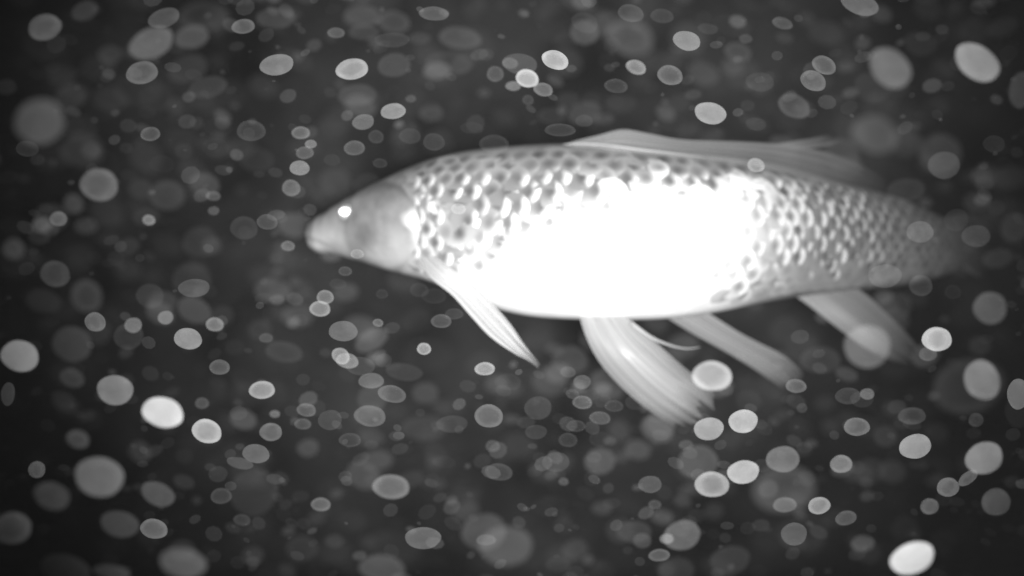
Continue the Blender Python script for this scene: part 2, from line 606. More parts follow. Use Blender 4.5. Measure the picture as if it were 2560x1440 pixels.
# ---- tapering rods
def tube(name, pts, rads, mat, parent, seg=6):
    vs_, fs = [], []
    n = len(pts)
    for i, p in enumerate(pts):
        t = (pts[min(i + 1, n - 1)] - pts[max(i - 1, 0)]).normalized()
        u = t.cross(Vector((0, 1, 0.13))).normalized()
        v = t.cross(u).normalized()
        for k in range(seg):
            a = 2 * math.pi * k / seg
            vs_.append(p + (u * math.cos(a) + v * math.sin(a)) * rads[i])
    for i in range(n - 1):
        for k in range(seg):
            a, b_ = i * seg + k, i * seg + (k + 1) % seg
            fs.append((a, b_, b_ + seg, a + seg))
    fs.append(tuple(reversed(range(seg))))
    fs.append(tuple((n - 1) * seg + k for k in range(seg)))
    at = {'opacity': [0.9 - 0.35 * (i // seg) / max(1, n - 1) for i in range(n * seg)]}
    return mesh_obj(name, vs_, fs, mat, parent, True, at)
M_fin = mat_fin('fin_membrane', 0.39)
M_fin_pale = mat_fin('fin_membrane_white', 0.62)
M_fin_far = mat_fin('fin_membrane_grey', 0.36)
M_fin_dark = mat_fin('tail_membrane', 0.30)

# ---- fins: a membrane with corrugated rays between two traced edges
def poly_at(pts, t):
    """point at fraction t of a polyline, smooth"""
    n = len(pts) - 1
    tab = []
    L = [0.0]
    for a, b_ in zip(pts, pts[1:]):
        L.append(L[-1] + math.hypot(b_[0] - a[0], b_[1] - a[1]))
    for q, p in zip(L, pts):
        tab.append((q / L[-1],) + tuple(p))
    return smooth_table(tab, t)

def fin(name, edge_a, edge_b, mat, dens, rays=9, na=45, nb=26, thick=.0011, tip=0.10, wave=.0016, gap=0.0, seed=1, bow=0.0, ray_mat=None):
    """edge_a / edge_b: lists of (photo x, y, depth) from root to tip; dens: (root, tip) density"""
    rnd = random.Random(seed)
    lens = [1.0 - tip * rnd.random() for _ in range(na + 1)]
    for _ in range(3):
        lens = [(lens[max(i - 1, 0)] + 2 * lens[i] + lens[min(i + 1, na)]) / 4 for i in range(na + 1)]
    V, A = [], []
    grid = {}
    for sgn in (-1, 1):
        for i in range(na + 1):
            s = i / na
            for j in range(nb + 1):
                t = j / nb * lens[i]
                a = poly_at(edge_a, t); b_ = poly_at(edge_b, t)
                x, y, d = (a[q] + (b_[q] - a[q]) * s for q in range(3))
                # gently uneven fold lines and a bowed sheet
                d -= bow * math.sin(math.pi * s) * sstep(0, .4, t)
                ph = (s + 0.10 * noise.noise(Vector((s * 5.0, t * 0.8, seed * 2.1)))) * rays * 2 * math.pi
                fold = wave * (0.35 + 0.65 * t) * math.cos(ph) + .0035 * t * noise.noise(Vector((s * 3.1, t * 1.7, seed * 3.3)))
                p = P(x, y, d + fold)
                th = thick * (1.15 - t) * (1.0 - 0.6 * abs(2 * s - 1) ** 6)
                p = p + Vector((0, sgn * max(th, .00012) / 2, 0))
                grid[(sgn, i, j)] = len(V)
                V.append(p)
                edge = min(1, (1 - j / nb) / 0.22)
                dn = dens[0] + (dens[1] - dens[0]) * t
                dn *= 0.88 + 0.07 * math.cos(ph) + 0.38 * noise.noise(Vector((s * rays * 1.1, t * 1.2, seed * 1.7)))
                dn *= (0.25 + 0.75 * edge) * (0.55 + 0.45 * min(1, min(s, 1 - s) / 0.06))
                A.append(min(0.97, max(0.02, dn)))
    F = []
    for i in range(na):
        for j in range(nb):
            q = (grid[(-1, i, j)], grid[(-1, i + 1, j)], grid[(-1, i + 1, j + 1)], grid[(-1, i, j + 1)])
            F.append(q)
            q = (grid[(1, i, j)], grid[(1, i, j + 1)], grid[(1, i + 1, j + 1)], grid[(1, i + 1, j)])
            F.append(q)
    for i in range(na):
        F.append((grid[(-1, i, nb)], grid[(-1, i + 1, nb)], grid[(1, i + 1, nb)], grid[(1, i, nb)]))
        F.append((grid[(-1, i + 1, 0)], grid[(-1, i, 0)], grid[(1, i, 0)], grid[(1, i + 1, 0)]))
    for j in range(nb):
        F.append((grid[(-1, 0, j)], grid[(-1, 0, j + 1)], grid[(1, 0, j + 1)], grid[(1, 0, j)]))
        F.append((grid[(-1, na, j + 1)], grid[(-1, na, j)], grid[(1, na, j)], grid[(1, na, j + 1)]))
    f = mesh_obj(name, V, F, mat, koi, True, {'opacity': A})
    # rays, one thin tapering rod each, a little proud of the membrane
    for r in range(rays):
        s = (r + 0.5 + rnd.uniform(-.32, .32)) / rays
        i = round(s * na)
        pts = [V[grid[(-1, i, j)]] + Vector((0, -.0003, 0)) for j in range(0, nb, 2)]
        n = len(pts)
        ro = tube('fin_ray', pts, [.0005 * (1 - 0.8 * q / (n - 1)) for q in range(n)], ray_mat or mat, f, 5)
        at = ro.data.attributes['opacity']
        at.data.foreach_set('value', [dens[0] * .4 + (dens[1] * 0.2 - dens[0] * .4) * (q // 5) / (n - 1) for q in range(n * 5)])
    return f

# near pectoral fin, swept down and back, seen almost edge-on
fin('pectoral_fin',
    [(1034, 640, .650), (1075, 694, .622), (1130, 738, .608), (1178, 792, .598), (1225, 842, .592), (1285, 884, .590), (1325, 905, .592), (1350, 925, .595)],
    [(1065, 622, .645), (1125, 668, .617), (1190, 718, .612), (1240, 768, .608), (1278, 812, .604), (1305, 852, .602), (1330, 885, .600), (1356, 918, .598)],
    M_fin_pale, (.97, .28), rays=4, na=30, thick=.003, wave=.0005, tip=.04, seed=3)
# near pelvic fin
fin('pelvic_fin',
    [(1440, 760, .654), (1464, 840, .642), (1496, 902, .640), (1540, 955, .642), (1592, 1003, .645), (1652, 1046, .650), (1712, 1078, .655), (1752, 1092, .660)],
    [(1540, 765, .654), (1602, 824, .642), (1652, 866, .640), (1690, 900, .640), (1728, 932, .642), (1765, 962, .645), (1790, 990, .648), (1806, 1022, .650)],
    M_fin, (.96, .50), rays=6, na=56, wave=.0004, tip=.20, seed=5, bow=.012)
# curled filament leaving the pelvic fin
fp = [(1575, 806, .6395), (1600, 825, .638), (1630, 845, .637), (1660, 858, .637), (1692, 868, .638), (1720, 872, .639), (1750, 868, .640)]
tube('fin_filament', [P(*poly_at(fp, t / 12)) for t in range(13)], [.0018 - .0014 * t / 12 for t in range(13)], M_fin_far, koi, 7)
# far pelvic fin
fin('pelvic_fin',
    [(1640, 778, .694), (1735, 836, .706), (1800, 872, .712), (1868, 912, .718), (1922, 948, .724), (1958, 972, .728), (1990, 986, .732), (2003, 990, .735)],
    [(1755, 772, .696), (1845, 829, .706), (1900, 858, .712), (1945, 880, .716), (1975, 900, .720), (1996, 922, .724), (2010, 950, .728), (2016, 972, .730)],
    M_fin_far, (.80, .28), rays=7, na=48, tip=.28, seed=8, wave=.0006)
# anal fin
fin('anal_fin',
    [(1955, 718, .712), (2015, 759, .714), (2062, 796, .716), (2104, 828, .718), (2150, 862, .722), (2200, 890, .730), (2250, 910, .740), (2300, 925, .750)],
    [(2110, 700, .742), (2168, 738, .738), (2206, 772, .740), (2244, 808, .745), (2275, 842, .752), (2302, 876, .760), (2320, 905, .768), (2335, 930, .775)],
    M_fin, (.95, .06), rays=3, na=44, tip=.25, seed=11, wave=.0003, bow=.01)
# dorsal fin: long, folded back along the spine
fin('dorsal_fin',
    [(1405, 364, .655), (1440, 352, .653), (1500, 337, .651), (1555, 323, .650), (1620, 333, .652), (1700, 348, .657), (1800, 352, .667), (1900, 356, .680), (1990, 364, .694), (2090, 386, .712), (2190, 432, .740), (2250, 485, .765)],
    [(1410, 368, .650), (1460, 368, .645), (1540, 376, .640), (1620, 384, .640), (1700, 392, .643), (1800, 402, .652), (1880, 414, .662), (1960, 432, .676), (2040, 455, .694), (2110, 478, .712), (2180, 506, .735), (2240, 530, .757)],
    M_fin_far, (.60, .09), rays=6, na=40, nb=40, thick=.002, tip=.10, wave=.0003, seed=14)
dsp = [(1408, 362, .651), (1450, 359, .647), (1520, 364, .643), (1600, 374, .640), (1690, 384, .641), (1770, 394, .648)]  # rod added to give the bright highlight along the fin base
tube('dorsal_highlight', [P(*poly_at(dsp, t / 14)) for t in range(15)], [.0016 - .0012 * abs(t - 5) / 9 for t in range(15)], M_fin_far, koi, 7)
# raised hind tip of the dorsal fin
fin('dorsal_fin_tip',
    [(1935, 360, .690), (1985, 352, .695), (2030, 345, .700), (2065, 338, .704), (2092, 333, .708)],
    [(1990, 372, .694), (2030, 370, .700), (2065, 366, .706), (2095, 358, .712), (2118, 350, .716)],
    M_fin_far, (.28, .08), rays=3, na=18, nb=16, tip=.2, seed=15, wave=.0006)
# tail fin, bending away from the lamp
fin('tail_fin',
    [(2345, 548, .828), (2385, 536, .845), (2420, 532, .865), (2452, 545, .885), (2478, 575, .905), (2496, 610, .925)],
    [(2330, 672, .828), (2362, 668, .840), (2395, 672, .852), (2425, 684, .866), (2455, 696, .882), (2480, 700, .900)],
    M_fin_dark, (.32, .08), rays=7, na=44, tip=.25, seed=18, wave=.0015, bow=.018)

tf = bpy.data.objects['tail_fin']
tr_ = [(2325, 600, .818), (2360, 625, .838), (2395, 655, .856), (2425, 678, .872), (2455, 694, .888)]
tube('fin_ray', [P(*poly_at(tr_, t / 10)) for t in range(11)], [.0045 - .0035 * t / 10 for t in range(11)], M_fin_dark, tf, 7)

# ------------------------------------------------------------------ drifting specks
# photo x, y, half width, half height, turn (degrees, anticlockwise), photo grey, density
# photo x, y, half width, half height, turn (degrees, anticlockwise), photo grey, density
SPECKS = [
    (112, 68, 42, 32, 25, 79, 0.0609),
    (112, 108, 50, 44, 10, 58, 0.0190),
    (212, 27, 38, 22, 15, 56, 0.0599),
    (410, 45, 40, 24, 20, 79, 0.0258),
    (378, 108, 58, 36, 25, 99, 0.0276),
    (480, 92, 42, 27, 15, 79, 0.0602),
    (508, 40, 62, 36, 10, 56, 0.0036),
    (275, 136, 28, 22, 15, 58, 0.0652),
    (355, 182, 42, 28, 15, 94, 0.0394),
    (345, 222, 58, 46, 10, 66, 0.0130),
    (470, 172, 54, 34, 12, 62, 0.0281),
    (520, 218, 50, 26, 15, 66, 0.0057),
    (495, 240, 45, 28, 5, 60, 0.0008),
    (100, 304, 60, 54, 40, 79, 0.0226),
    (68, 372, 30, 20, 0, 50, 0.0184),
    (205, 375, 50, 46, 0, 56, 0.0048),
    (248, 462, 46, 42, 0, 92, 0.0366),
    (260, 410, 36, 36, 0, 52, 0.0008),
    (376, 335, 24, 18, 15, 82, 0.0341),
    (459, 378, 22, 18, 0, 62, 0.0080),
    (440, 293, 20, 16, 0, 56, 0.0093),
    (405, 410, 30, 22, 0, 52, 0.0016),
    (315, 370, 16, 13, 0, 50, 0.0063),
    (418, 488, 46, 38, 0, 66, 0.0289),
    (508, 466, 42, 36, 0, 82, 0.0153),
    (628, 327, 36, 26, 5, 72, 0.0091),
    (608, 66, 30, 18, 10, 92, 0.0389),
    (642, 400, 45, 30, 0, 56, 0.0104),
    (150, 185, 40, 25, 0, 45, 0.0362),
    (190, 225, 45, 25, 0, 42, 0.0008),
    (545, 318, 35, 25, 0, 58, 0.0010),
    (540, 370, 34, 25, 0, 55, 0.0008),
    (692, 162, 42, 27, 12, 129, 0.0541),
    (745, 142, 14, 11, 0, 79, 0.0387),
    (880, 173, 43, 27, 5, 160, 0.0855),
    (985, 163, 42, 30, 5, 82, 0.0062),
    (893, 238, 50, 28, 0, 89, 0.0056),
    (840, 82, 22, 13, 0, 94, 0.0282),
    (905, 40, 45, 26, 0, 82, 0.0494),
    (985, 55, 40, 28, 0, 74, 0.0301),
    (1085, 34, 38, 18, -3, 94, 0.0236),
    (910, 80, 38, 20, 0, 72, 0.0156),
    (980, 100, 45, 18, 0, 72, 0.0053),
    (1050, 96, 28, 14, 0, 76, 0.0164),
    (1150, 95, 55, 28, 0, 86, 0.0057),
    (1120, 160, 60, 30, 0, 78, 0.0063),
    (1090, 195, 45, 22, 0, 76, 0.0070),
    (1178, 112, 60, 38, 0, 76, 0.0008),
    (690, 45, 50, 25, 0, 72, 0.0067),
    (678, 62, 42, 22, 0, 66, 0.0040),
    (720, 240, 22, 16, 20, 79, 0.0146),
    (983, 278, 31, 20, 8, 150, 0.0792),
    (908, 305, 28, 20, 5, 114, 0.0352),
    (1027, 247, 13, 9, 0, 92, 0.0204),
    (1078, 283, 30, 20, 0, 76, 0.0268),
    (1025, 340, 28, 20, 0, 72, 0.0052),
    (1085, 355, 28, 22, 0, 72, 0.0058),
    (940, 342, 20, 17, 0, 72, 0.0088),
    (886, 370, 27, 19, 5, 94, 0.0218),
    (752, 332, 23, 16, 5, 109, 0.0425),
    (777, 360, 15, 11, 0, 129, 0.0514),
    (762, 382, 24, 16, 5, 99, 0.0240),
    (749, 420, 26, 19, 0, 140, 0.0660),
    (742, 468, 42, 33, 0, 89, 0.0008),
    (728, 470, 24, 21, 0, 109, 0.0339),
    (830, 400, 20, 15, 0, 66, 0.0040),
    (950, 408, 18, 12, 0, 82, 0.0068),
    (1235, 360, 38, 24, 0, 72, 0.0051),
    (1238, 185, 22, 20, 0, 94, 0.0199),
    (1180, 320, 30, 15, 0, 69, 0.0026),
    (1210, 232, 14, 9, 0, 79, 0.0416),
    (1300, 160, 44, 27, -5, 104, 0.0117),
    (1275, 158, 20, 14, 0, 119, 0.0239),
    (1388, 150, 35, 24, -10, 180, 0.1147),
    (1318, 196, 30, 22, -10, 185, 0.1548),
    (1283, 215, 20, 12, 0, 129, 0.0548),
    (1358, 224, 25, 17, -5, 114, 0.0396),
    (1320, 250, 14, 13, 0, 79, 0.0124),
    (1462, 57, 35, 25, -12, 84, 0.0036),
    (1577, 33, 35, 21, -8, 89, 0.0094),
    (1655, 40, 30, 18, -8, 74, 0.0080),
    (1575, 95, 60, 42, -15, 86, 0.0057),
    (1600, 130, 50, 28, -15, 82, 0.0010),
    (1717, 102, 37, 23, -15, 145, 0.0635),
    (1590, 168, 27, 18, -10, 140, 0.0756),
    (1675, 188, 33, 24, -15, 104, 0.0317),
    (1776, 283, 41, 27, -15, 165, 0.0783),
    (1845, 130, 34, 22, -15, 79, 0.0261),
    (1808, 180, 24, 15, -10, 72, 0.0072),
    (1900, 205, 36, 24, -10, 84, 0.0047),
    (1890, 310, 25, 17, -15, 74, 0.0054),
    (1460, 302, 22, 15, 0, 82, 0.0058),
    (1510, 297, 25, 12, 0, 76, 0.0228),
    (1830, 65, 50, 26, -15, 66, 0.0008),
    (1770, 72, 25, 14, -15, 74, 0.0078),
    (1540, 215, 30, 18, -5, 72, 0.0104),
    (1415, 98, 32, 18, 0, 64, 0.0106),
    (1660, 265, 36, 20, -10, 66, 0.0008),
    (1680, 305, 40, 25, -10, 68, 0.0008),
    (1550, 260, 40, 22, 0, 68, 0.0102),
    (1420, 250, 30, 18, 0, 64, 0.0114),
    (1380, 290, 35, 20, 0, 62, 0.0099),
    (1400, 325, 40, 16, 0, 69, 0.0076),
    (1890, 413, 23, 18, -5, 215, 0.0650),
    (2148, 8, 52, 26, -25, 104, 0.0380),
    (1956, 58, 27, 15, -15, 86, 0.0232),
    (1962, 95, 22, 13, -15, 69, 0.0171),
    (2060, 163, 32, 21, -25, 99, 0.0358),
    (2033, 202, 34, 24, -25, 106, 0.0324),
    (2226, 170, 60, 46, -35, 114, 0.0243),
    (2443, 156, 60, 42, -42, 140, 0.0918),
    (1985, 265, 42, 28, -25, 86, 0.0101),
    (2180, 220, 48, 36, -25, 66, 0.0109),
    (2187, 336, 56, 46, -30, 86, 0.0065),
    (2352, 385, 52, 50, -40, 72, 0.0046),
    (2360, 413, 40, 34, -10, 112, 0.0151),
    (2552, 225, 30, 45, 0, 62, 0.0154),
    (2485, 360, 30, 22, 0, 46, 0.0071),
    (2300, 110, 40, 28, -30, 50, 0.0170),
    (2265, 475, 45, 30, 0, 58, 0.0040),
    (2460, 5, 25, 10, 0, 56, 0.1269),
    (1925, 200, 22, 20, -10, 82, 0.0033),
    (2120, 290, 30, 20, -20, 58, 0.0008),
    (184, 510, 25, 24, 0, 64, 0.1215),
    (146, 547, 22, 19, 0, 92, 0.1034),
    (105, 562, 25, 20, 0, 82, 0.1877),
    (215, 565, 28, 18, 0, 58, 0.0849),
    (34, 622, 26, 26, 0, 59, 0.2715),
    (372, 550, 16, 13, 0, 124, 0.1184),
    (534, 527, 14, 11, 0, 89, 0.0305),
    (500, 605, 44, 40, 0, 66, 0.0034),
    (530, 615, 24, 22, 0, 82, 0.0239),
    (533, 490, 18, 12, 0, 92, 0.0336),
    (480, 700, 48, 44, 0, 76, 0.0157),
    (485, 720, 40, 24, 0, 92, 0.0195),
    (138, 685, 36, 34, 0, 60, 0.0199),
    (217, 740, 36, 42, 0, 58, 0.0892),
    (375, 740, 36, 32, 0, 68, 0.0073),
    (238, 805, 27, 25, 0, 99, 0.0807),
    (333, 813, 22, 19, 0, 114, 0.0955),
    (322, 840, 36, 34, 0, 70, 0.0090),
    (414, 794, 20, 17, 0, 124, 0.0859),
    (537, 811, 22, 18, 0, 122, 0.0784),
    (470, 847, 36, 28, -5, 145, 0.0923),
    (549, 918, 25, 20, 0, 89, 0.0321),
    (50, 890, 44, 40, -25, 119, 0.2261),
    (180, 860, 50, 45, -20, 58, 0.0661),
    (290, 645, 22, 20, 0, 48, 0.0023),
    (610, 570, 36, 30, 0, 69, 0.0055),
    (330, 530, 20, 18, 0, 48, 0.0008),
    (98, 592, 25, 18, 0, 45, 0.0348),
    (180, 945, 34, 22, -20, 56, 0.0562),
    (668, 555, 26, 20, 0, 82, 0.0135),
    (700, 543, 18, 15, 0, 89, 0.0071),
    (720, 615, 17, 13, 0, 114, 0.0414),
    (692, 645, 16, 15, 0, 79, 0.0153),
    (693, 683, 16, 12, 0, 76, 0.0246),
    (675, 705, 16, 13, 0, 76, 0.0153),
    (693, 735, 24, 18, 0, 79, 0.0153),
    (738, 705, 12, 9, 0, 79, 0.0331),
    (893, 635, 17, 12, 0, 165, 0.0346),
    (863, 678, 17, 12, 0, 109, 0.0141),
    (845, 710, 22, 13, 0, 66, 0.0040),
    (813, 743, 22, 18, 0, 124, 0.0530),
    (800, 772, 26, 20, 0, 140, 0.0743),
    (858, 828, 36, 27, 0, 114, 0.0280),
    (945, 807, 14, 10, 0, 114, 0.0350),
    (955, 735, 16, 12, 0, 72, 0.0046),
    (750, 800, 22, 16, 0, 76, 0.0028),
    (665, 845, 18, 12, 0, 89, 0.0179),
    (650, 825, 28, 24, 0, 66, 0.0146),
    (852, 890, 24, 20, -30, 165, 0.0793),
    (868, 902, 28, 20, -15, 165, 0.0557),
    (900, 915, 38, 24, -10, 94, 0.0078),
    (928, 952, 32, 20, 0, 114, 0.0317),
    (1060, 872, 18, 15, 0, 160, 0.0951),
    (1048, 860, 26, 20, 0, 104, 0.0008),
    (1070, 890, 62, 40, 0, 76, 0.0008),
    (1212, 922, 26, 17, 0, 165, 0.0978),
    (1103, 803, 26, 18, 0, 89, 0.0180),
    (1135, 785, 25, 14, 0, 76, 0.0084),
    (1048, 725, 24, 18, 0, 69, 0.0040),
    (980, 820, 20, 14, 0, 74, 0.0068),
    (710, 880, 50, 26, -5, 72, 0.0042),
    (1085, 740, 32, 20, 0, 62, 0.0022),
    (1010, 930, 50, 22, -5, 72, 0.0046),
    (655, 975, 32, 23, 5, 150, 0.1154),
    (682, 970, 24, 18, 0, 104, 0.0008),
    (980, 985, 36, 22, -10, 99, 0.0198),
    (1270, 955, 34, 22, -5, 82, 0.0022),
    (1146, 522, 19, 14, 0, 190, 0.0485),
    (2168, 866, 58, 54, 0, 140, 0.0239),
    (2342, 848, 37, 31, 5, 175, 0.2094),
    (2320, 885, 24, 18, 0, 94, 0.0352),
    (2475, 770, 38, 42, 0, 86, 0.0262),
    (2302, 714, 28, 27, 0, 109, 0.0141),
    (2382, 730, 20, 18, 0, 62, 0.0040),
    (2000, 842, 24, 18, 0, 82, 0.0083),
    (2212, 690, 40, 30, 0, 114, 0.0158),
    (2300, 580, 34, 28, 0, 150, 0.0275),
    (2390, 550, 30, 28, 0, 74, 0.0050),
    (2440, 590, 36, 28, 0, 70, 0.0138),
    (2535, 570, 30, 38, 0, 52, 0.0586),
    (2050, 900, 50, 35, 0, 72, 0.0040),
    (2420, 965, 88, 66, 25, 94, 0.0042),
    (2455, 950, 44, 50, 20, 124, 0.0689),
    (2545, 985, 26, 40, 0, 104, 0.1555),
    (2545, 1030, 32, 40, 0, 64, 0.0059),
    (288, 975, 44, 38, -20, 119, 0.0925),
    (407, 1031, 50, 39, -20, 215, 0.2530),
    (517, 1078, 39, 29, -18, 165, 0.1790),
    (505, 1008, 17, 14, 0, 82, 0.0366),
    (195, 1098, 28, 22, -20, 66, 0.2087),
    (92, 1174, 22, 21, -10, 76, 0.3505),
    (249, 1192, 58, 50, -25, 99, 0.0678),
    (350, 1130, 28, 26, -20, 59, 0.0874),
    (395, 1235, 46, 30, -20, 82, 0.0316),
    (385, 1322, 34, 24, -15, 94, 0.1308),
    (300, 1310, 48, 32, -20, 64, 0.0288),
    (130, 1240, 46, 36, -20, 56, 0.0373),
    (458, 1408, 58, 38, -20, 89, 0.0313),
    (165, 1425, 62, 38, -20, 79, 0.6000),
    (280, 1430, 48, 18, -10, 56, 0.6000),
    (640, 1134, 36, 24, -10, 104, 0.0430),
    (600, 1158, 34, 14, -15, 89, 0.0273),
    (545, 1185, 24, 20, 0, 60, 0.0113),
    (553, 1240, 26, 20, 0, 66, 0.0255),
    (605, 1300, 22, 15, -5, 64, 0.0223),
    (20, 985, 16, 30, 0, 55, 0.1193),
    (30, 1320, 45, 40, 0, 50, 0.1472),
    (635, 1230, 60, 60, 0, 60, 0.0181),
    (766, 1025, 25, 17, -5, 99, 0.0284),
    (687, 1035, 13, 9, 0, 114, 0.0656),
    (677, 1080, 30, 23, 0, 104, 0.0483),
    (925, 1040, 40, 27, -5, 109, 0.0194),
    (757, 1060, 22, 14, 0, 86, 0.0242),
    (825, 1050, 30, 25, 0, 82, 0.0100),
    (992, 1090, 20, 13, 0, 89, 0.0072),
    (928, 1112, 18, 11, 0, 79, 0.0055),
    (770, 1120, 26, 22, 0, 79, 0.0441),
    (875, 1100, 28, 18, 0, 74, 0.0098),
    (895, 1168, 18, 10, 0, 76, 0.0031),
    (978, 1217, 47, 31, -5, 112, 0.0323),
    (802, 1261, 26, 17, 0, 102, 0.0576),
    (836, 1353, 25, 16, 0, 66, 0.0227),
    (755, 1370, 40, 30, 0, 56, 0.0320),
    (985, 1365, 70, 38, -5, 56, 0.0014),
    (1058, 1345, 46, 27, -5, 104, 0.0345),
    (955, 1420, 58, 32, -5, 82, 0.0778),
    (1065, 1208, 14, 11, 0, 66, 0.0141),
    (1110, 1155, 30, 16, 0, 66, 0.0014),
    (1222, 1040, 36, 30, 0, 109, 0.0303),
    (1232, 1115, 18, 14, 0, 94, 0.0218),
    (1247, 1180, 36, 22, 0, 82, 0.0095),
    (1210, 1330, 58, 46, -5, 99, 0.0080),
    (1265, 1365, 66, 50, 0, 94, 0.0095),
    (1215, 1350, 26, 14, 10, 124, 0.0202),
    (1060, 1070, 60, 30, 0, 74, 0.0028),
    (1130, 1060, 40, 22, 0, 76, 0.0060),
    (1455, 955, 22, 18, 0, 112, 0.0221),
    (1456, 1006, 25, 17, 0, 102, 0.0263),
    (1480, 985, 20, 16, 0, 89, 0.0036),
    (1590, 1005, 28, 20, 0, 109, 0.0047),
    (1500, 1045, 27, 17, -5, 94, 0.0177),
    (1535, 1015, 24, 15, 0, 74, 0.0084),
    (1425, 900, 46, 36, 0, 82, 0.0045),
    (1420, 930, 20, 14, 0, 106, 0.0103),
    (1345, 1020, 34, 30, 0, 79, 0.0080),
    (1440, 1065, 25, 15, 0, 76, 0.0089),
    (1340, 1080, 28, 18, 0, 72, 0.0081),
    (1390, 1155, 36, 24, 0, 86, 0.0079),
    (1485, 1143, 20, 14, 0, 94, 0.0070),
    (1338, 1173, 14, 9, 0, 79, 0.0272),
    (1409, 1204, 12, 9, 0, 92, 0.0331),
    (1420, 1100, 24, 18, 0, 66, 0.0086),
    (1500, 1098, 28, 20, 0, 66, 0.0029),
    (1375, 1265, 46, 28, 0, 56, 0.0008),
    (1625, 1211, 30, 21, 0, 94, 0.0260),
    (1505, 1270, 26, 16, 0, 74, 0.0382),
    (1637, 1261, 16, 11, 0, 82, 0.0227),
    (1655, 1292, 26, 16, -5, 82, 0.0878),
    (1585, 1330, 45, 27, -3, 76, 0.0217),
    (1705, 1338, 48, 36, 20, 106, 0.0256),
    (1667, 1347, 18, 12, 0, 155, 0.1032),
    (1648, 1388, 28, 15, 5, 94, 0.0472),
    (1395, 1412, 32, 18, 0, 66, 0.0106),
    (1410, 1315, 28, 18, 0, 64, 0.0063),
    (1780, 940, 51, 38, 0, 185, 0.0834),
    (1772, 1072, 40, 29, -3, 170, 0.0835),
    (1858, 1053, 38, 29, 5, 190, 0.1265),
    (1858, 1180, 40, 29, 8, 190, 0.1355),
    (1780, 1211, 46, 32, 3, 150, 0.0821),
    (1745, 1155, 50, 42, 10, 94, 0.0097),
    (1715, 1112, 18, 12, 0, 94, 0.0226),
    (1715, 1228, 18, 12, 0, 72, 0.0457),
    (1825, 1400, 50, 34, 15, 64, 0.0052),
    (1957, 1148, 42, 32, 5, 119, 0.0383),
    (1960, 1222, 78, 60, 10, 86, 0.0070),
    (1962, 1262, 30, 19, 8, 114, 0.0450),
    (2048, 1264, 29, 21, 15, 140, 0.1539),
    (2010, 1328, 66, 48, 15, 82, 0.0188),
    (1985, 1335, 32, 28, 10, 94, 0.0368),
    (2115, 1295, 28, 18, 15, 84, 0.0485),
    (2157, 1358, 28, 20, 15, 82, 0.1311),
    (2103, 1160, 28, 23, 8, 124, 0.0920),
    (2142, 1067, 32, 23, 5, 102, 0.0491),
    (2288, 1116, 40, 31, 15, 150, 0.1717),
    (2460, 1145, 46, 38, 35, 129, 0.1499),
    (2455, 1120, 56, 36, 30, 74, 0.0008),
    (2370, 1218, 28, 24, 20, 99, 0.1472),
    (2420, 1195, 30, 15, 30, 89, 0.1340),
    (2324, 1266, 24, 20, 15, 92, 0.1292),
    (2490, 1255, 36, 34, 30, 74, 0.0685),
    (2280, 1395, 57, 36, 22, 220, 0.4805),
    (2168, 985, 18, 14, 0, 109, 0.0533),
    (2155, 998, 28, 22, 0, 82, 0.0075),
    (2280, 1040, 36, 22, 5, 66, 0.0159),
    (2440, 1050, 20, 18, 0, 60, 0.0310),
    (2555, 1210, 15, 12, 0, 60, 0.1443),
    (2005, 1020, 14, 12, 0, 76, 0.0128),
    (2120, 990, 34, 22, 0, 68, 0.0109),
    (1990, 965, 26, 18, 0, 104, 0.0371),
]
SED = 1.0

def speck_mesh(name, seed, rim, seg=22, irr=0.045):
    """rounded lens-shaped flake, unit half size, its flat side along Y"""
    rnd = random.Random(seed)
    ph = [rnd.uniform(0, 6.28) for _ in range(3)]
    prof = [(0.0, 1.0), (0.35, 0.99), (0.65, 0.93), (0.85, 0.76), (0.95, 0.52), (1.0, 0.0), (0.95, -0.52), (0.85, -0.76), (0.65, -0.93), (0.35, -0.99), (0.0, -1.0)]
    vs_, fs, at = [], [], []
    for q, (r, y) in enumerate(prof):
        for k in range(1 if r == 0 else seg):
            a = 2 * math.pi * k / seg
            f = 1 + irr * (math.sin(2 * a + ph[0]) * .5 + math.sin(3 * a + ph[1]) * .4 + math.sin(5 * a + ph[2]) * .25)
            vs_.append((r * f * math.cos(a), -y * 0.42, r * f * math.sin(a)))
            at.append(1.0 + rim * (math.exp(-((r - 0.84) / 0.14) ** 2) - 0.35))  # denser rim imitates the bright ring of lens blur
    start = [0]
    for r, y in prof:
        start.append(start[-1] + (1 if r == 0 else seg))
    for q in range(len(prof) - 1):
        a0, b0 = start[q], start[q + 1]
        for k in range(seg):
            k2 = (k + 1) % seg
            if prof[q][0] == 0: fs.append((a0, b0 + k, b0 + k2))
            elif prof[q + 1][0] == 0: fs.append((a0 + k, b0, a0 + k2))
            else: fs.append((a0 + k, b0 + k, b0 + k2, a0 + k2))
    me = bpy.data.meshes.new(name)
    me.from_pydata(vs_, [], fs)
    me.polygons.foreach_set('use_smooth', [True] * len(me.polygons))
    a = me.attributes.new('rim', 'FLOAT', 'POINT')
    a.data.foreach_set('value', at)
    return me

M_speck = mat_speck('blur_disc', True)  # lens blur of lit specks, built as see-through discs
M_sed = mat_speck('fine_sediment', False)
flat_ms = [speck_mesh('flake', s, 0.10) for s in range(4)]
ring_ms = [speck_mesh('ringed_disc', 10 + s, 0.55) for s in range(3)]
for m_ in flat_ms + ring_ms:
    m_.materials.append(M_speck)

